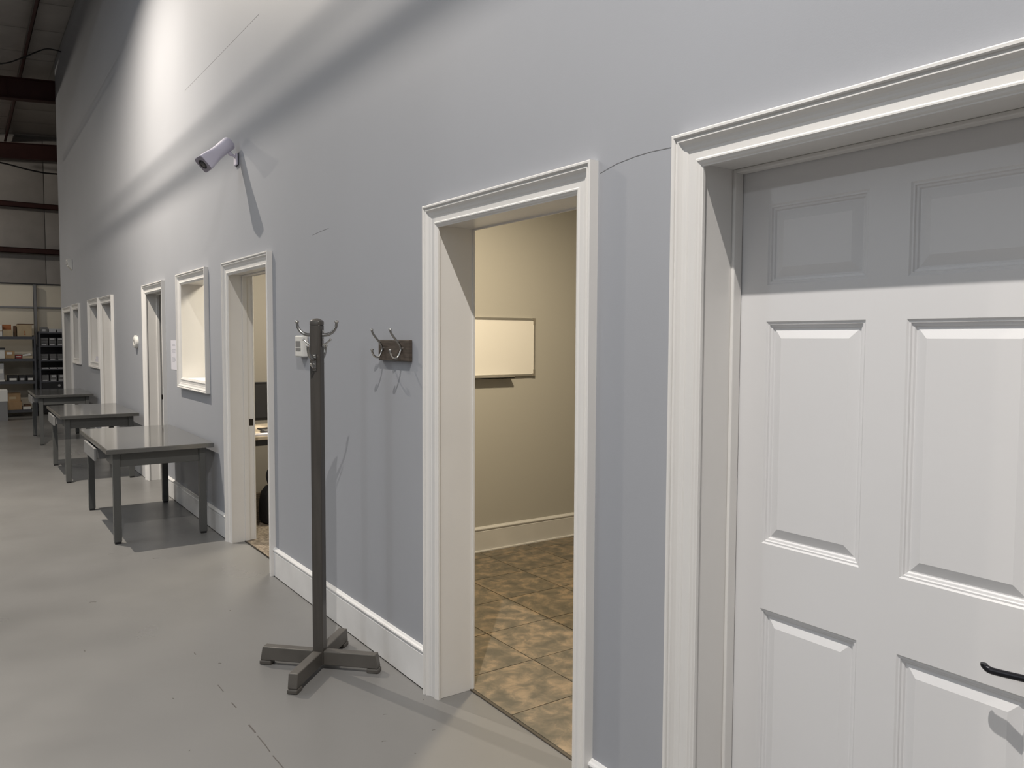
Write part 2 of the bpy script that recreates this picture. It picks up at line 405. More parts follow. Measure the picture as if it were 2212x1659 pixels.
# tiled floor: every tile its own piece on a grout bed
tf = structure(empty('floor_tiled', (0, 0, 0)))
box('grout', GROUT, WT-0.005, XR, 1.74, 4.863, 0.0005, 0.004, parent=tf)
TS = 0.4125; tx0 = 0.1655; ty0 = 2.640
shared = {}
for i in range(0, 7):
    for j in range(-2, 6):
        xa, xb = tx0+i*TS, tx0+(i+1)*TS; ya, yb = ty0+j*TS, ty0+(j+1)*TS
        if j == -2: ya = max(ya, 1.742)
        xb = min(xb, XR); ya = max(ya, 1.742); yb = min(yb, 4.861)
        if yb-ya < 0.03 or xb-xa < 0.03: continue
        g = 0.0025
        w2, h2 = round((xb-xa)/2-g, 4), round((yb-ya)/2-g, 4)
        key = (w2, h2)
        if key not in shared:
            o = MB().box(-w2, w2, -h2, h2, 0, 0.005).build('tile', TILE, tf); shared[key] = o
        else:
            o = shared[key].copy(); COL.objects.link(o); o.parent = tf
        o.location = ((xa+xb)/2, (ya+yb)/2, 0.002)
structure(box('floor_carpet', CARPET, WT-0.07, XR, 4.98, 8.02, 0.0, 0.008))
structure(box('trim_1', BRONZE, WT-0.078, WT-0.066, DOORS[2][0], DOORS[2][1], 0.0, 0.007))
structure(box('trim_2', GROUT, WT-0.012, WT-0.005, DOORS[1][0], DOORS[1][1], 0.0, 0.006))

# hall shell
def roof_z(x): return HW + 0.07*x
rf = MB().loft([[(x, y, roof_z(x)+0.02) for x, y in ((-14, -6), (4.5, -6), (4.5, 25.2), (-14, 25.2))], [(x, y, roof_z(x)+0.12) for x, y in ((-14, -6), (4.5, -6), (4.5, 25.2), (-14, 25.2))]])
ceil_o = structure(rf.build('ceiling', DECK))
structure(box('wall_left', INSUL, -14.1, -14, -6, 25.2, 0, HW))
structure(box('wall_near', WALL, -14, 4.5, -6.1, -6, 0, HW+0.4))
wf = structure(box('wall_far', DECK, -14, 4.5, 25.1, 25.2, 0, HW+0.4))
structure(box('wall_side', INSUL, 4.5, 4.6, -6, 25.2, 0, HW+0.5))
# roof purlins and rafters
px = -0.53
for k in range(-6, 3):
    x = px + 1.5*k
    z = roof_z(x)
    m = MB().box(x-0.005, x+0.005, -6, 25, z-0.21, z+0.015).box(x-0.05, x+0.005, -6, 25, z-0.21, z-0.20).box(x-0.005, x+0.05, -6, 25, z+0.0, z+0.01)
    if x > 0:
        m = MB().box(x-0.005, x+0.005, 18.2, 25, z-0.21, z+0.015).box(x-0.05, x+0.005, 18.2, 25, z-0.21, z-0.20)
    m.build('purlin', REDIRON, ceil_o)
for y in (2.4, 10.4, 18.42, 24.62):
    x1 = 3.5 if y > 18.2 else -0.02
    def slab_between(x0, x1, z_off0, z_off1, w):
        q = [[(x, yy, roof_z(x)-0.72+zz) for yy, zz in ((y-w/2, z_off0), (y+w/2, z_off0), (y+w/2, z_off1), (y-w/2, z_off1))] for x in (x0, x1)]
        return q
    m = MB()
    for z0, z1, w in ((0, 0.016, 0.2), (0.016, 0.39, 0.012), (0.39, 0.406, 0.2)): m.loft(slab_between(-13.9, x1, z0, z1, w))
    for z0, z1, w in ((0.02, 0.385, 0.10),):
        m.loft(slab_between(-0.80, -0.79, z0, z1, w))
    m.build('rafter', REDIRON, ceil_o)
# insulation facing between the purlins, in sagging strips
for kx in (-2, -1, 0):
    xa = px + 1.5*kx + 0.03; xb = xa + 1.44
    if kx == 0: xb = min(xb, 0.97)
    y = 11.0
    while y < 25:
        ye = min(y + 1.35, 25.05)
        xbb = xb if y > 18.2 or xb < 0 else -0.004
        if y < 18.2 < ye and kx == 0: ye = 18.2
        if y < 18.15 and kx == 0: xbb = -0.004
        rings = []
        for i in range(7):
            t = i/6
            rr = []
            for jx in range(6):
                s = jx/5; x = xa+(xbb-xa)*s
                sag = 0.035*math.sin(math.pi*t)**0.5 * math.sin(math.pi*min(max(s, 0.02), 0.98))**0.5
                rr.append((x, y+0.01+(ye-y-0.02)*t, roof_z(x)+0.015-sag))
            rings.append(rr)
        MB().loft(rings, False, False).build('panel', INSUL, ceil_o, smooth=True)
        y = ye
# end wall panels and girts
gz = [1.2, 2.49, 3.86, 5.06, 6.86]
for z in gz[1:4]:
    m = MB().box(-14, 4.4, 24.86, 25.10, z+0.055, z+0.070).box(-14, 4.4, 24.86, 24.872, z-0.07, z+0.07).box(-14, 4.4, 24.86, 24.95, z-0.07, z-0.058)
    m.build('girt', REDIRON, wf)
for i in range(-3, 3):
    xa = 0.30 + i*1.15 - 0.0; xb = xa+1.15
    for z0, z1 in zip(gz[:-1], gz[1:]):
        rings = []
        for k in range(7):
            t = k/6
            rings.append([(xa+0.008+(xb-xa-0.016)*s, 25.09-0.05*math.sin(math.pi*t)**0.6*math.sin(math.pi*min(max(s, .02), .98))**0.3, z0+(z1-z0)*t) for s in (0, .05, .2, .5, .8, .95, 1)])
        MB().loft(rings, False, False).build('panel', INSUL, wf, smooth=True)
# half-height beige partition behind the shelving
wp = structure(box('wall_storage', BEIGE, -6, 4.4, 18.95, 19.05, 0, 2.63))
box('top_plate', BLACK, -6, 4.4, 18.93, 19.07, 2.63, 2.655, parent=wp)
box('rail', GREYPOST, -6, 4.4, 18.915, 18.95, 2.15, 2.185, parent=wp)
ch = MB().box(-0.425, -0.365, 18.87, 18.876, 0, 2.63).box(-0.425, -0.419, 18.87, 18.915, 0, 2.63).box(-0.371, -0.365, 18.87, 18.915, 0, 2.63)
ch.build('channel_post', GREYPOST, wp)
# overhead service pipes along the hall (they throw the two long shadows on the wall)
hp = structure(empty('trim_3', (0, 0, 0)))
MB().tube([(-1.38, -5.98, 5.045), (-1.38, 18.25, 5.045)], 0.0105, 20).build('pipe', GREYPOST, hp, smooth='auto')
MB().tube([(-1.38, -5.98, 5.105), (-1.38, 18.25, 5.105)], 0.0055, 14).build('pipe', GREYPOST, hp, smooth='auto')
for y in (2.4, 10.4, 18.22):
    MB().box(-1.3825, -1.3775, y-0.0025, y+0.0025, 5.05, roof_z(-1.38)-0.71).build('hanger', GREYPOST, hp)

# ------------------------------------------------------------------ tables
def make_table(x0, x1, y0, y1, h, label, name='work_table'):
    cx, cy = (x0+x1)/2, (y0+y1)/2
    t = tag(empty(name, (cx, cy, 0)), label, 'table', 'grey work tables along the office wall')
    w, d = (x1-x0)/2, (y1-y0)/2
    MB().box(-w+0.004, w-0.004, -d+0.004, d-0.004, h-0.030, h).build('tabletop', TOPM, t, bevel=0.003)
    e = MB()
    e.box(-w, w, -d, -d+0.006, h-0.036, h-0.002).box(-w, w, d-0.006, d, h-0.036, h-0.002)
    e.box(-w, -w+0.006, -d+0.006, d-0.006, h-0.036, h-0.002).box(w-0.006, w, -d+0.006, d-0.006, h-0.036, h-0.002)
    e.build('edge_band', EDGEM, t, bevel=0.002)
    lw = 0.026; ix, iy = w-0.075, d-0.085
    for sx in (-1, 1):
        for sy in (-1, 1):
            MB().box(sx*ix-lw, sx*ix+lw, sy*iy-lw, sy*iy+lw, 0.014, h-0.034).build('leg', STEEL, t, bevel=0.004)
            MB().box(sx*ix-lw+.004, sx*ix+lw-.004, sy*iy-lw+.004, sy*iy+lw-.004, 0.0, 0.016).build('foot', BLACK, t)
    za, zb = h-0.145, h-0.033
    for sy in (-1, 1):
        MB().box(-ix+lw, ix-lw, sy*iy-0.012, sy*iy+0.012, za, zb).build('apron', STEEL, t, bevel=0.003)
    MB().box(ix-0.012, ix+0.012, -iy+lw, iy-lw, za, zb).build('apron', STEEL, t, bevel=0.003)
    for s in (-1, 1):
        MB().box(-ix-0.012, -ix+0.012, min(s*0.315, s*(iy-lw)), max(s*0.315, s*(iy-lw)), za, zb).build('apron', STEEL, t, bevel=0.003)
    dr = MB().box(-w-0.022, -w-0.004, -0.31, 0.31, h-0.145, h-0.045)
    dr.box(-w-0.006, 0.1, -0.29, -0.28, h-0.13, h-0.05).box(-w-0.006, 0.1, 0.28, 0.29, h-0.13, h-0.05).box(-w-0.006, 0.1, -0.28, 0.28, h-0.135, h-0.125)
    dr.build('drawer', DRAWERM, t, bevel=0.003)
    return t
make_table(-0.802, -0.030, 6.52, 8.125, 0.730, 'grey metal work table nearest the camera, under the bright cream window')
make_table(-0.825, -0.055, 9.60, 11.19, 0.730, 'grey metal work table in the middle of the row of three')
make_table(-0.810, -0.065, 13.20, 14.72, 0.730, 'grey metal work table farthest away, in front of the dark shelving')

# ------------------------------------------------------------------ coat rack
CR = tag(empty('coat_rack', (-0.305, 3.56, 0), math.radians(45)), 'tall taupe wooden coat rack with cross base and metal hooks', 'coat rack')
MB().box(-0.0255, 0.0255, -0.0255, 0.0255, 0.02, 1.625).build('pole', RACK, CR, bevel=0.005)
cap = []
for z, s in ((1.625, .0280), (1.638, .0280), (1.6425, .0265), (1.648, .021), (1.6525, .013), (1.655, .004)):
    cap.append([(s*math.copysign(abs(math.cos(q))**(0.45 if z < 1.643 else 0.7), math.cos(q)), s*math.copysign(abs(math.sin(q))**(0.45 if z < 1.643 else 0.7), math.sin(q)), z) for q in [2*math.pi*i/24 for i in range(24)]])
MB().loft(cap).build('cap', RACK, CR, smooth='auto')
for k in range(4):
    L = 0.295; w = 0.0225; zt, zb = 0.088, 0.022
    m = MB().loft([[(0.0255, -w, zb), (0.0255, w, zb), (0.0255, w, zt), (0.0255, -w, zt)], [(L, -w, zb), (L, w, zb), (L-0.012, w, zt), (L-0.012, -w, zt)]])
    lg = m.build('leg', RACKLEG, CR, bevel=0.004, rotz=k*math.pi/2)
    MB().box(L-0.055, L+0.004, -w-0.002, w+0.002, 0.0, 0.021).build('foot', RACKLEG, lg, bevel=0.005)
def rack_hook(k, zt):
    # local +x points away from the pole face
    x0 = 0.0256
    pl = MB().box(x0, x0+0.005, -0.009, 0.009, zt-0.078, zt)
    h = pl.build('coat_hook', NICKEL, CR, bevel=0.0015, rotz=k*math.pi/2)
    arm = smoothpts([(x0+0.004, 0, zt-0.024), (x0+0.028, 0, zt-0.022), (x0+0.052, 0, zt-0.010), (x0+0.068, 0, zt+0.012), (x0+0.072, 0, zt+0.033)], 6)
    n = len(arm)
    MB().tube(arm, [0.0088-0.0026*i/(n-1) for i in range(n)], 12).build('arm', NICKEL, h, smooth='auto')
    MB().sphere((x0+0.0725, 0, zt+0.037), 0.0102, sc=(1, 1, 0.75)).build('ball', CHROME, h, smooth=True)
    peg = MB().tube([(x0+0.004, 0, zt-0.070), (x0+0.022, 0, zt-0.062), (x0+0.040, 0, zt-0.047)], [0.0045, 0.0042, 0.0042], 10)
    peg.sphere((x0+0.041, 0, zt-0.046), 0.0062)
    peg.build('peg', CHROME, h, smooth='auto')
    for z in (zt-0.008, zt-0.046): MB().sphere((x0+0.005, 0, z), 0.0045, 10, 6).build('screw', CHROME, h, smooth=True)
rack_hook(1, 1.602)   # far-left face
rack_hook(3, 1.602)   # right face
rack_hook(2, 1.490)   # face towards the camera
rack_hook(0, 1.490)   # face towards the wall

# ------------------------------------------------------------------ hook board
HB = tag(empty('hook_board', (-0.0005, 3.349, 1.4595)), 'short brown wooden wall board with two double coat hooks', 'coat hooks')
MB().box(-0.019, 0, -0.157, 0.157, 0, 0.097).build('board', PLANK, HB, bevel=0.003)
for yy in (0.105, -0.089):
    x0 = -0.019; zc = 0.055
    hk = MB().tube([(x0+0.002, yy, zc), (x0-0.004, yy, zc)], 0.010, 16)
    hk = hk.build('coat_hook', NICKEL, HB, smooth='auto')
    upr = smoothpts([(x0-0.002, yy, zc-0.008), (x0-0.010, yy, zc+0.020), (x0-0.034, yy, zc+0.048), (x0-0.052, yy, zc+0.072), (x0-0.057, yy, zc+0.086)], 6)
    MB().tube(upr, [0.0052]*len(upr), 12).build('arm', NICKEL, hk, smooth='auto')
    low = smoothpts([(x0-0.003, yy, zc+0.004), (x0-0.010, yy, zc-0.022), (x0-0.024, yy, zc-0.040), (x0-0.044, yy, zc-0.036), (x0-0.055, yy, zc-0.018), (x0-0.057, yy, zc-0.008)], 6)
    MB().tube(low, [0.0050]*len(low), 12).build('lower_arm', CHROME, hk, smooth='auto')
    for px_, dz in ((x0-0.0575, 0.089), (x0-0.057, -0.005)): MB().sphere((px_, yy, zc+dz), 0.0075, sc=(1, 1, .8)).build('ball', CHROME, hk, smooth=True)
    for dz in (0.012, -0.014): MB().sphere((x0-0.006, yy, zc+dz), 0.005, 10, 6).build('screw', CHROME, hk, smooth=True)

# ------------------------------------------------------------------ security camera
def rsq(c, ax, half, e, n=32, u=Vector((0, 1, 0))):
    u = (u - ax*u.dot(ax)).normalized()
    v = ax.cross(u).normalized(); out = []
    for i in range(n):
        q = 2*math.pi*i/n; cx = math.copysign(abs(math.cos(q))**e, math.cos(q)); sy = math.copysign(abs(math.sin(q))**e, math.sin(q))
        out.append(c + u*half*cx + v*half*sy)
    return out
SCM = tag(empty('security_camera', (0, 5.87, 2.835)), 'pale lavender bullet security camera angled down from the wall', 'camera')
base = Vector((0, 5.87, 2.835))
Fp = Vector((-0.248, 5.82, 2.765)) - base; Rp = Vector((-0.052, 5.87, 2.948)) - base
ax = (Rp-Fp).normalized(); LEN = (Rp-Fp).length
rings = []
for t, hf, e in ((0.0, .0575, .30), (0.04, .0578, .32), (0.15, .0560, .40), (0.30, .0510, .55), (0.45, .0465, .75), (0.60, .0450, .9), (0.80, .0470, .95), (0.96, .0480, .95), (0.99, .0460, 1.0), (1.0, .040, 1.0)):
    rings.append(rsq(Fp+ax*LEN*t, ax, hf, e))
MB().loft(rings).build('body', LAV, SCM, smooth='auto')
fr = [rsq(Fp-ax*0.0005, ax, .054, .30), rsq(Fp-ax*0.004, ax, .0545, .30), rsq(Fp-ax*0.004, ax, .036, 1.0), rsq(Fp-ax*0.002, ax, .034, 1.0)]
MB().loft(fr).build('front_plate', LAVD, SCM)
lr = MB().loft([rsq(Fp-ax*0.003, ax, .033, 1), rsq(Fp-ax*0.006, ax, .033, 1), rsq(Fp-ax*0.006, ax, .027, 1), rsq(Fp-ax*0.0035, ax, .026, 1)])
lr = lr.build('lens_ring', BLACK, SCM)
MB().loft([rsq(Fp-ax*0.0036, ax, .0255, 1), rsq(Fp-ax*0.006, ax, .020, 1), rsq(Fp-ax*0.0075, ax, .010, 1)]).build('lens', LENS, lr, smooth=True)
v = ax.cross(Vector((0, 1, 0))).normalized()
if v.z > 0: v = -v
jp = Fp + ax*LEN*0.80 + v*0.046
MB().tube([jp - v*0.006, jp + v*0.012], 0.015, 14).sphere(jp+v*0.016, 0.014).tube([jp+v*0.016, Vector((-0.012, 0, 0.022))], 0.0085, 12).sphere(Vector((-0.016, 0, 0.022)), 0.013).build('bracket', LAV, SCM, smooth='auto')
MB().box(-0.018, -0.004, -0.035, 0.035, -0.042, 0.042).build('mount_plate', LAV, SCM, bevel=0.006)
MB().box(-0.005, -0.0005, -0.037, 0.037, -0.044, 0.044).build('gasket', BLACK, SCM, bevel=0.002)

# ------------------------------------------------------------------ small things on the wall
TH = tag(empty('thermostat', (0, 4.555, 1.515)), 'pale boxy thermostat with two grey displays behind the coat rack', 'thermostat')
MB().box(-0.036, -0.0005, -0.062, 0.066, -0.063, 0.063).build('case', PLASTIC, TH, bevel=0.008)
MB().box(-0.0385, -0.034, -0.030, 0.046, -0.003, 0.032).build('display', SCREEN, TH, bevel=0.001)
MB().box(-0.0385, -0.034, -0.032, 0.046, -0.026, -0.009).build('button_panel', SCREEN, TH, bevel=0.001)
PP = tag(empty('notice', (0, 8.06, 1.398)), 'white paper notice with faint print taped beside the bright window', 'paper')
MB().box(-0.0016, -0.0004, -0.118, 0.118, -0.140, 0.140).build('sheet', PAPER, PP)
pm = MB()
for z, wv in ((0.10, .06), (0.088, .07), (0.05, .08), (0.038, .085), (0.026, .07), (-0.03, .06), (-0.042, .075), (-0.054, .08), (-0.066, .05)):
    pm.box(-0.0020, -0.0015, -wv, wv, z, z+0.006)
pm.build('print', INK, PP)
HS = tag(empty('wall_sensor', (0, 9.95, 1.512)), 'white oval wall device with grey centre left of the dark-latched doorway', 'wall device')
def oval(x, a, b, c=(0, 0)): return [(x, c[0]+a*math.cos(2*math.pi*i/28), c[1]+b*math.sin(2*math.pi*i/28)) for i in range(28)]
MB().loft([oval(-0.0005, .085, .070), oval(-0.03, .083, .068), oval(-0.038, .070, .056), oval(-0.038, .036, .030), oval(-0.032, .032, .026)]).build('case', PLASTIC, HS, smooth='auto')
MB().loft([oval(-0.030, .030, .025), oval(-0.0345, .028, .023)]).build('dial', SCREEN, HS)
MB().box(-0.03, -0.004, -0.03, 0.03, 0.06, 0.078).build('clip', PLASTIC, HS, bevel=0.005)
EM = tag(empty('emergency_light', (0, 16.15, 2.85)), 'small white wedge-shaped box high on the far end of the wall', 'wall device')
MB().loft([[(-0.0005, -0.10, -0.10), (-0.0005, 0.10, -0.10), (-0.0005, 0.10, 0.10), (-0.0005, -0.10, 0.10)], [(-0.07, -0.085, -0.03), (-0.07, 0.085, -0.03), (-0.085, 0.085, 0.09), (-0.085, -0.085, 0.09)]]).build('case', PLASTIC, EM, bevel=0.008)
MB().box(-0.088, -0.080, -0.06, 0.06, 0.0, 0.06).build('lens', LABELM, EM, bevel=0.003)

# ------------------------------------------------------------------ whiteboard in the tiled room
WBD = tag(empty('whiteboard', (1.50, 4.863, 1.503)), 'whiteboard with aluminium frame on the warm-lit wall through the doorway', 'whiteboard')
ALU = mat('aluminium', (0.55, 0.53, 0.50), 0.35, 0.7)
WB = mat('whiteboard_face', (0.90, 0.885, 0.86), 0.30)
w, h = 0.402, 0.217
MB().box(-w+0.008, w-0.008, -0.012, -0.001, -h+0.008, h-0.008).build('panel', WB, WBD)
for args in ((-w, w, -0.017, -0.001, h-0.016, h), (-w, w, -0.017, -0.001, -h, -h+0.016), (-w, -w+0.013, -0.017, -0.001, -h+0.016, h-0.016), (w-0.013, w, -0.017, -0.001, -h+0.016, h-0.016)):
    MB().box(*args).build('frame_rail', ALU, WBD, bevel=0.002)
CORN = mat('grey_plastic_corner', (0.25, 0.23, 0.20), 0.5)
for sx in (-1, 1):
    for sz in (-1, 1):
        x0, x1 = sorted((sx*(w+0.001), sx*(w-0.026))); z0, z1 = sorted((sz*(h+0.001), sz*(h-0.019)))
        m = MB().box(x0, x1, -0.0185, -0.0005, z0, z1)
        x0, x1 = sorted((sx*(w+0.001), sx*(w-0.015))); z0, z1 = sorted((sz*(h-0.018), sz*(h-0.05)))
        m.box(x0, x1, -0.0185, -0.0005, z0, z1)
        m.build('corner_cap', CORN, WBD, bevel=0.002)
MB().box(-0.30, 0.215-0.03, -0.060, -0.001, -h-0.012, -h-0.002).box(-0.30, 0.185, -0.060, -0.054, -h-0.012, -h+0.006).build('pen_tray', ALU, WBD, bevel=0.002)

# ------------------------------------------------------------------ office seen through the third doorway
DK = tag(empty('desk', (1.0, 7.1, 0)), 'light-topped office desk with dark frame seen through the narrow doorway', 'desk')
DKT = mat('light_laminate', (0.55, 0.47, 0.36), 0.4)
MB().box(-0.72, 0.75, -0.50, 0.50, 0.715, 0.745).build('desktop', DKT, DK, bevel=0.004)
for sx in (-0.70, 0.70):
    for sy in (-0.47, 0.47): MB().box(sx-0.02, sx+0.02, sy-0.02, sy+0.02, 0.008, 0.715).build('leg', BLACK, DK)
MB().box(-0.68, 0.68, -0.485, -0.455, 0.665, 0.715).build('front_rail', BLACK, DK)
MB().box(-0.68, 0.68, 0.455, 0.485, 0.665, 0.715).build('back_rail', BLACK, DK)
MN = tag(empty('monitor', (0.62, 7.05, 0.745)), 'black computer monitor on the desk beyond the narrow doorway', 'monitor')
MB().box(-0.30, 0.30, -0.02, 0.02, 0.09, 0.43).build('housing', BLACK, MN, bevel=0.006)
MB().box(-0.28, 0.28, -0.024, -0.0195, 0.115, 0.41).build('screen', LENS, MN)
MB().box(-0.03, 0.03, 0.02, 0.05, 0.01, 0.25).build('stand', BLACK, MN, bevel=0.003)
MB().box(-0.12, 0.12, -0.08, 0.10, 0, 0.012).build('base', BLACK, MN, bevel=0.004)
KB = tag(empty('keyboard', (0.66, 6.80, 0.745)), 'black keyboard among papers at the front of the office desk', 'keyboard')
MB().box(-0.22, 0.22, -0.07, 0.07, 0, 0.02).build('case', BLACK, KB, bevel=0.005)
km = MB()
for i in range(14):
    for j in range(4): km.box(-0.205+i*0.0295, -0.181+i*0.0295, -0.058+j*0.03, -0.034+j*0.03, 0.02, 0.028)
km.build('keys', SCREEN, KB)
tag(MB().box(0.30, 0.56, 6.62, 6.72, 0.745, 0.760).build('paper_stack', PAPER, bevel=0.002), 'low stack of white papers at the front edge of the office desk', 'paper')
BG = tag(empty('black_bag', (0.52, 6.62, 0.008)), 'black soft bag standing on the carpet under the office desk', 'bag')
rings = []
for z, sx, sy in ((0, .13, .10), (0.02, .15, .12), (0.15, .155, .125), (0.26, .14, .11), (0.31, .11, .06), (0.33, .07, .02)):
    rings.append([(sx*math.copysign(abs(math.cos(q))**.6, math.cos(q))*(1+0.04*math.sin(5*q)), sy*math.copysign(abs(math.sin(q))**.6, math.sin(q)), z) for q in [2*math.pi*i/24 for i in range(24)]])
BAGM = mat('black_fabric', (0.010, 0.010, 0.012), 0.7, bump=0.3, bscale=60)
MB().loft(rings).build('body', BAGM, BG, smooth='auto')
hs = smoothpts([(-0.08, -0.02, 0.30), (-0.11, -0.03, 0.40), (-0.09, -0.04, 0.46), (-0.05, -0.03, 0.38), (-0.04, -0.02, 0.31)], 5)
MB().tube(hs, 0.011, 8).build('strap', BAGM, BG, smooth='auto')

# things on the far sills
tag(MB().box(0.02, 0.12, 13.30, 13.62, 1.195, 1.235).box(0.03, 0.11, 13.36, 13.62, 1.235, 1.275).build('paper_stack', PAPER), 'stack of white papers on the sill of the middle pass-through window', 'paper')
tag(MB().box(0.03, 0.11, 15.55, 15.66, 1.195, 1.26).box(0.02, 0.12, 15.545, 15.665, 1.255, 1.268).build('small_box', LABELM, bevel=0.004), 'small grey box on the sill of the farthest pass-through window', 'box')

# ------------------------------------------------------------------ shelving at the far end
def rack(name, label, x0, x1, y0, y1, h, zs, th):
    t = tag(empty(name, ((x0+x1)/2, (y0+y1)/2, 0)), label, 'shelving'); cx, cy = (x0+x1)/2, (y0+y1)/2
    for x in (x0, x1-0.035):
        for y in (y0, y1-0.035):
            MB().box(x-cx, x-cx+0.035, y-cy, y-cy+0.004, 0, h).box((x if x == x0 else x+0.031)-cx, (x if x == x0 else x+0.031)-cx+0.004, y-cy, y-cy+0.035, 0, h).build('post', SHELFM, t)
    for z in zs:
        MB().box(x0-cx+0.004, x1-cx-0.004, y0-cy+0.005, y1-cy-0.005, z-0.006, z).box(x0-cx+0.004, x1-cx-0.004, y0-cy+0.0045, y0-cy+0.012, z-th, z).box(x0-cx+0.004, x1-cx-0.004, y1-cy-0.012, y1-cy-0.0045, z-th, z).build('shelf', SHELFM, t)
    return t
rack('shelving_unit', 'dark grey steel shelving with cartons, left of the grey post', -1.68, -0.438, 18.32, 18.80, 1.60, (1.575, 1.145, 0.700, 0.135), 0.055)
r2_ = rack('shelving_unit', 'dark steel rack of small grey boxes beside the wall end', -0.397, 0.56, 18.32, 18.72, 1.68, (1.660, 1.395, 1.105, 0.930, 0.682, 0.535, 0.420), 0.022)
MB().box(-0.475, 0.475, 0.185, 0.195, 0.02, 1.66).build('back_panel', BLACK, r2_)

def carton(name, label, m, x0, x1, y0, y1, z0, z1, extra=None, cat='box', group=None, bev=0.003):
    t = tag(empty(name, ((x0+x1)/2, (y0+y1)/2, z0)), label, cat, group)
    w, d, h = (x1-x0)/2, (y1-y0)/2, z1-z0
    MB().box(-w, w, -d, d, 0, h).build('body', m, t, bevel=bev)
    if extra: extra(t, w, d, h)
    return t
def flap(m, hh):
    def f(t, w, d, h):
        MB().loft([[(-w, d-0.004, h), (w, d-0.004, h), (w, d, h), (-w, d, h)], [(-w-.004, d+0.01, h+hh), (w, d+0.01, h+hh), (w, d+0.014, h+hh), (-w-.004, d+0.014, h+hh)]]).build('flap', m, t)
        MB().box(-w+.006, w-.006, -d+.006, d-.006, h-0.001, h+0.0015).build('inside', CARDD, t)
    return f
def front_label(m, lx0, lx1, lz0, lz1, lid=None):
    def f(t, w, d, h):
        MB().box(-w+2*w*lx0, -w+2*w*lx1, -d-0.002, -d+0.001, h*lz0, h*lz1).build('paper_label', m, t)
        if lid: MB().box(-w-.004, w+.004, -d-.004, d+.004, h-0.001, h+lid).build('lid', BLACK, t)
    return f
YF = 18.36
carton('carton', 'open cardboard carton with orange flap, top shelf of the left rack', CARDL, -0.98, -0.83, YF, YF+.30, 1.575, 1.705, flap(CARDO, 0.105))
carton('carton', 'large tan carton with dark top, top shelf beside the grey post', CARDL, -0.745, -0.498, YF, YF+.34, 1.575, 1.805, lambda t, w, d, h: (MB().box(-w+.01, w+.035, -d+.01, d+.02, h-0.001, h+0.02).build('top_cover', CARDD, t), MB().box(-0.01, 0.015, -d-.0015, -d+.001, .03, .06).box(-0.005, 0.012, -d-.0015, -d+.001, .07, .11).build('print', CARDO, t)))
carton('cardboard_sheet', 'folded dark cardboard standing between the two top-shelf cartons', CARDD, -0.80, -0.758, YF+.02, YF+.30, 1.575, 1.785)
carton('carton', 'pale white carton at the left picture edge, top shelf', WHITEM, -1.20, -0.993, YF, YF+.3, 1.575, 1.80, lambda t, w, d, h: MB().box(-w, w, -d-.001, d, h*.45, h*.5).build('band', CARD, t))
carton('storage_tub', 'white tub with black lid, second shelf of the left rack', WHITEM, -1.20, -0.965, YF, YF+.3, 1.145, 1.32, lambda t, w, d, h: MB().box(-w-.01, w+.01, -d-.01, d+.01, h-.001, h+.035).build('lid', BLACK, t), cat='tub')
carton('carton', 'brown carton with white label, second shelf of the left rack', CARD, -0.955, -0.80, YF, YF+.3, 1.145, 1.292, front_label(WHITEM, .15, .72, .55, .85))
carton('red_packet', 'flat red packet with a white stripe, second shelf of left rack', REDM, -0.785, -0.672, YF+.02, YF+.2, 1.145, 1.215, front_label(WHITEM, .05, .8, .4, .65), cat='packet')
BGM = mat('tan_paper_bag', (0.50, 0.42, 0.30), 0.7)
pb = tag(empty('parcel', (-0.585, YF+.12, 1.145)), 'crumpled white-and-tan parcel at right end of the second shelf', 'parcel')
MB().loft([[(-.085, -.10, 0), (.085, -.10, 0), (.085, .12, 0), (-.085, .12, 0)], [(-.082, -.105, .05), (.088, -.10, .045), (.08, .12, .05), (-.08, .12, .05)], [(-.06, -.08, .06), (.08, -.08, .055), (.08, .1, .055), (-.06, .1, .06)]]).build('body', BGM, pb)
MB().loft([[(-.088, -.108, .042), (.07, -.106, .060), (.08, .12, .06), (-.08, .12, .05)], [(-.06, -.11, .075), (.05, -.10, .100), (.06, .10, .095), (-.05, .1, .08)]]).build('wrapper', WHITEM, pb, bevel=0.006)
for i, (xa, xb, lb, what) in enumerate(((-0.93, -0.752, .85, 'leftmost'), (-0.738, -0.62, .75, 'middle'), (-0.612, -0.478, .8, 'rightmost'))):
    carton('storage_bin', 'black bin with white label, %s of three on the left rack' % what, BLACK, xa, xb, YF, YF+.3, .700, .815, front_label(WHITEM if i != 1 else LABELM, .18, lb, .12, .50), cat='bin', group='black bins on the third shelf')
carton('white_stack', 'tall pale stack at left picture edge, third shelf', LABELM, -1.20, -0.985, YF, YF+.3, .700, 1.05, lambda t, w, d, h: MB().box(-w-.005, w+.01, -d-.01, d, 0, .03).box(-w, w-.01, -d-.004, d, .16, .24).build('band', WHITEM, t), cat='stack')
carton('carton', 'wide brown carton on the bottom shelf of the left rack', CARD, -0.99, -0.70, YF, YF+.32, .135, .295)
carton('carton', 'brown carton resting on the wide carton, bottom shelf', CARD, -0.975, -0.72, YF+.03, YF+.3, .295, .46, lambda t, w, d, h: MB().box(-w*.5, w*.4, -d-.002, -d+.001, h*.3, h*.6).build('tape', CARDL, t))
carton('paper_ream', 'white paper pack on the bottom shelf of the left rack', WHITEM, -0.685, -0.55, YF, YF+.25, .135, .19, cat='paper')
carton('folder', 'thin dark folder lying on the white paper pack', CARDD, -0.665, -0.55, YF+.02, YF+.25, .19, .225, cat='folder')
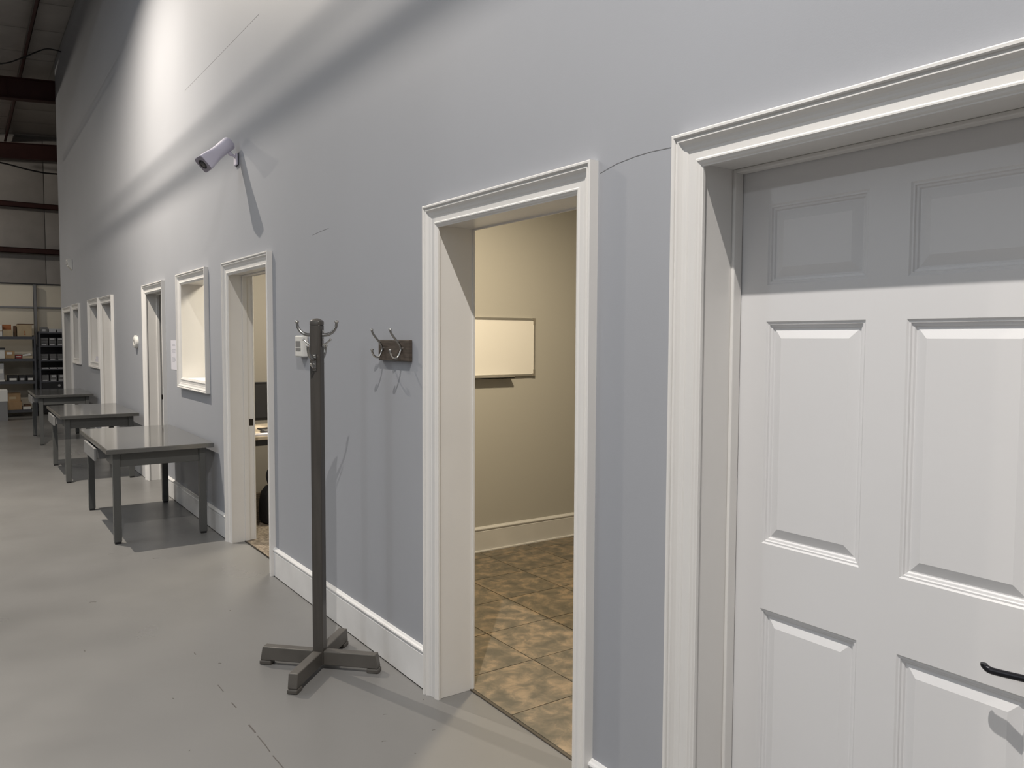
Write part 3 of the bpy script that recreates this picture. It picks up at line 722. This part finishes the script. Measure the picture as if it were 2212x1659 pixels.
carton('waste_bin', 'white-topped grey bin on the floor at the left edge', GREYPOST, -1.12, -0.975, 17.55, 17.85, 0.0, 0.36, lambda t, w, d, h: MB().box(-w-.008, w+.008, -d-.008, d+.008, h-.001, h+.22).build('white_upper', WHITEM, t, bevel=0.01), cat='bin')

# grey boxes of the right rack
cols_ = (('left', -0.350, -0.228), ('middle', -0.208, -0.086), ('right', -0.066, 0.056))
def grey_box(label, xa, xb, z0, z1, m=GREYBOX, lab=True, la=.1, lb=.75, za=.25, zb=.8):
    return carton('storage_box', label, m, xa, xb, YF-.01, YF+.26, z0, z1-.003, front_label(LABELM, la, lb, za, zb) if lab else None, group='grey boxes on the right rack', bev=0.002)
for cname, xa, xb in cols_:
    hh = 0.105 if cname == 'left' else 0.075
    grey_box('grey box with pale label, %s one standing on top of the right rack' % cname, xa, xb, 1.660, 1.660+hh, m=GREYBOX if cname == 'left' else LABELM, lab=cname == 'left', la=.25, lb=.7, za=.2, zb=.6)
    for k, tier in enumerate(('bottom', 'middle', 'top')):
        grey_box('grey box, %s tier, %s column, second shelf from top of right rack' % (tier, cname), xa, xb, 1.395+.053*k, 1.395+.053*(k+1), lab=(k == 0) or (k == 2 and cname != 'left'))
        grey_box('grey box, %s tier, %s column, third shelf from top of right rack' % (tier, cname), xa, xb, 1.105+.042*k, 1.105+.042*(k+1), lab=(k == 0))
    grey_box('thin pale box, %s column, fourth shelf from top of right rack' % cname, xa, xb, .930, .958, m=LABELM, lab=False)
    grey_box('low grey box, %s column, fifth shelf of the right rack' % cname, xa, xb, .682, .722)
    grey_box('tall grey box on a low one, %s column, fifth rack shelf' % cname, xa+.004, xb-.004, .722, .815, lab=(cname != 'left'), la=.2, lb=.8, za=.45, zb=.95)
    grey_box('dark grey box, %s column, lowest visible shelf of right rack' % cname, xa, xb, .420, .495)
def tagdisc(t, w, d, h):
    MB().tube([(w*.45, -d-.004, h*.5), (w*.45, -d+.001, h*.5)], 0.024, 16).build('round_tag', LABELM, t)
carton('storage_bin', 'wide black bin with round pale tag, sixth shelf of right rack', BLACK, -0.35, 0.06, YF-.01, YF+.26, .535, .655, tagdisc, cat='bin')

# ------------------------------------------------------------------ cables under the roof
cb = smoothpts([(-1.6, 17.2, 6.30), (-0.93, 17.0, 6.40), (-0.62, 17.0, 6.56), (-0.28, 16.95, 6.765), (-0.12, 16.9, 6.78), (-0.002, 16.9, 6.765)], 6)
tag(MB().tube(cb, 0.012, 8).build('cable', BLACK, smooth=True), 'thin dark cable drooping from the wall top under the roof', 'cable')
cb = smoothpts([(-1.6, 24.2, 6.02), (-0.72, 24.2, 5.98), (0.0, 24.2, 5.86), (0.56, 24.2, 5.84), (2.0, 24.2, 5.95)], 6)
tag(MB().tube(cb, 0.020, 8).build('cable', BLACK, smooth=True), 'dark cable slung below the farthest roof beam', 'cable')
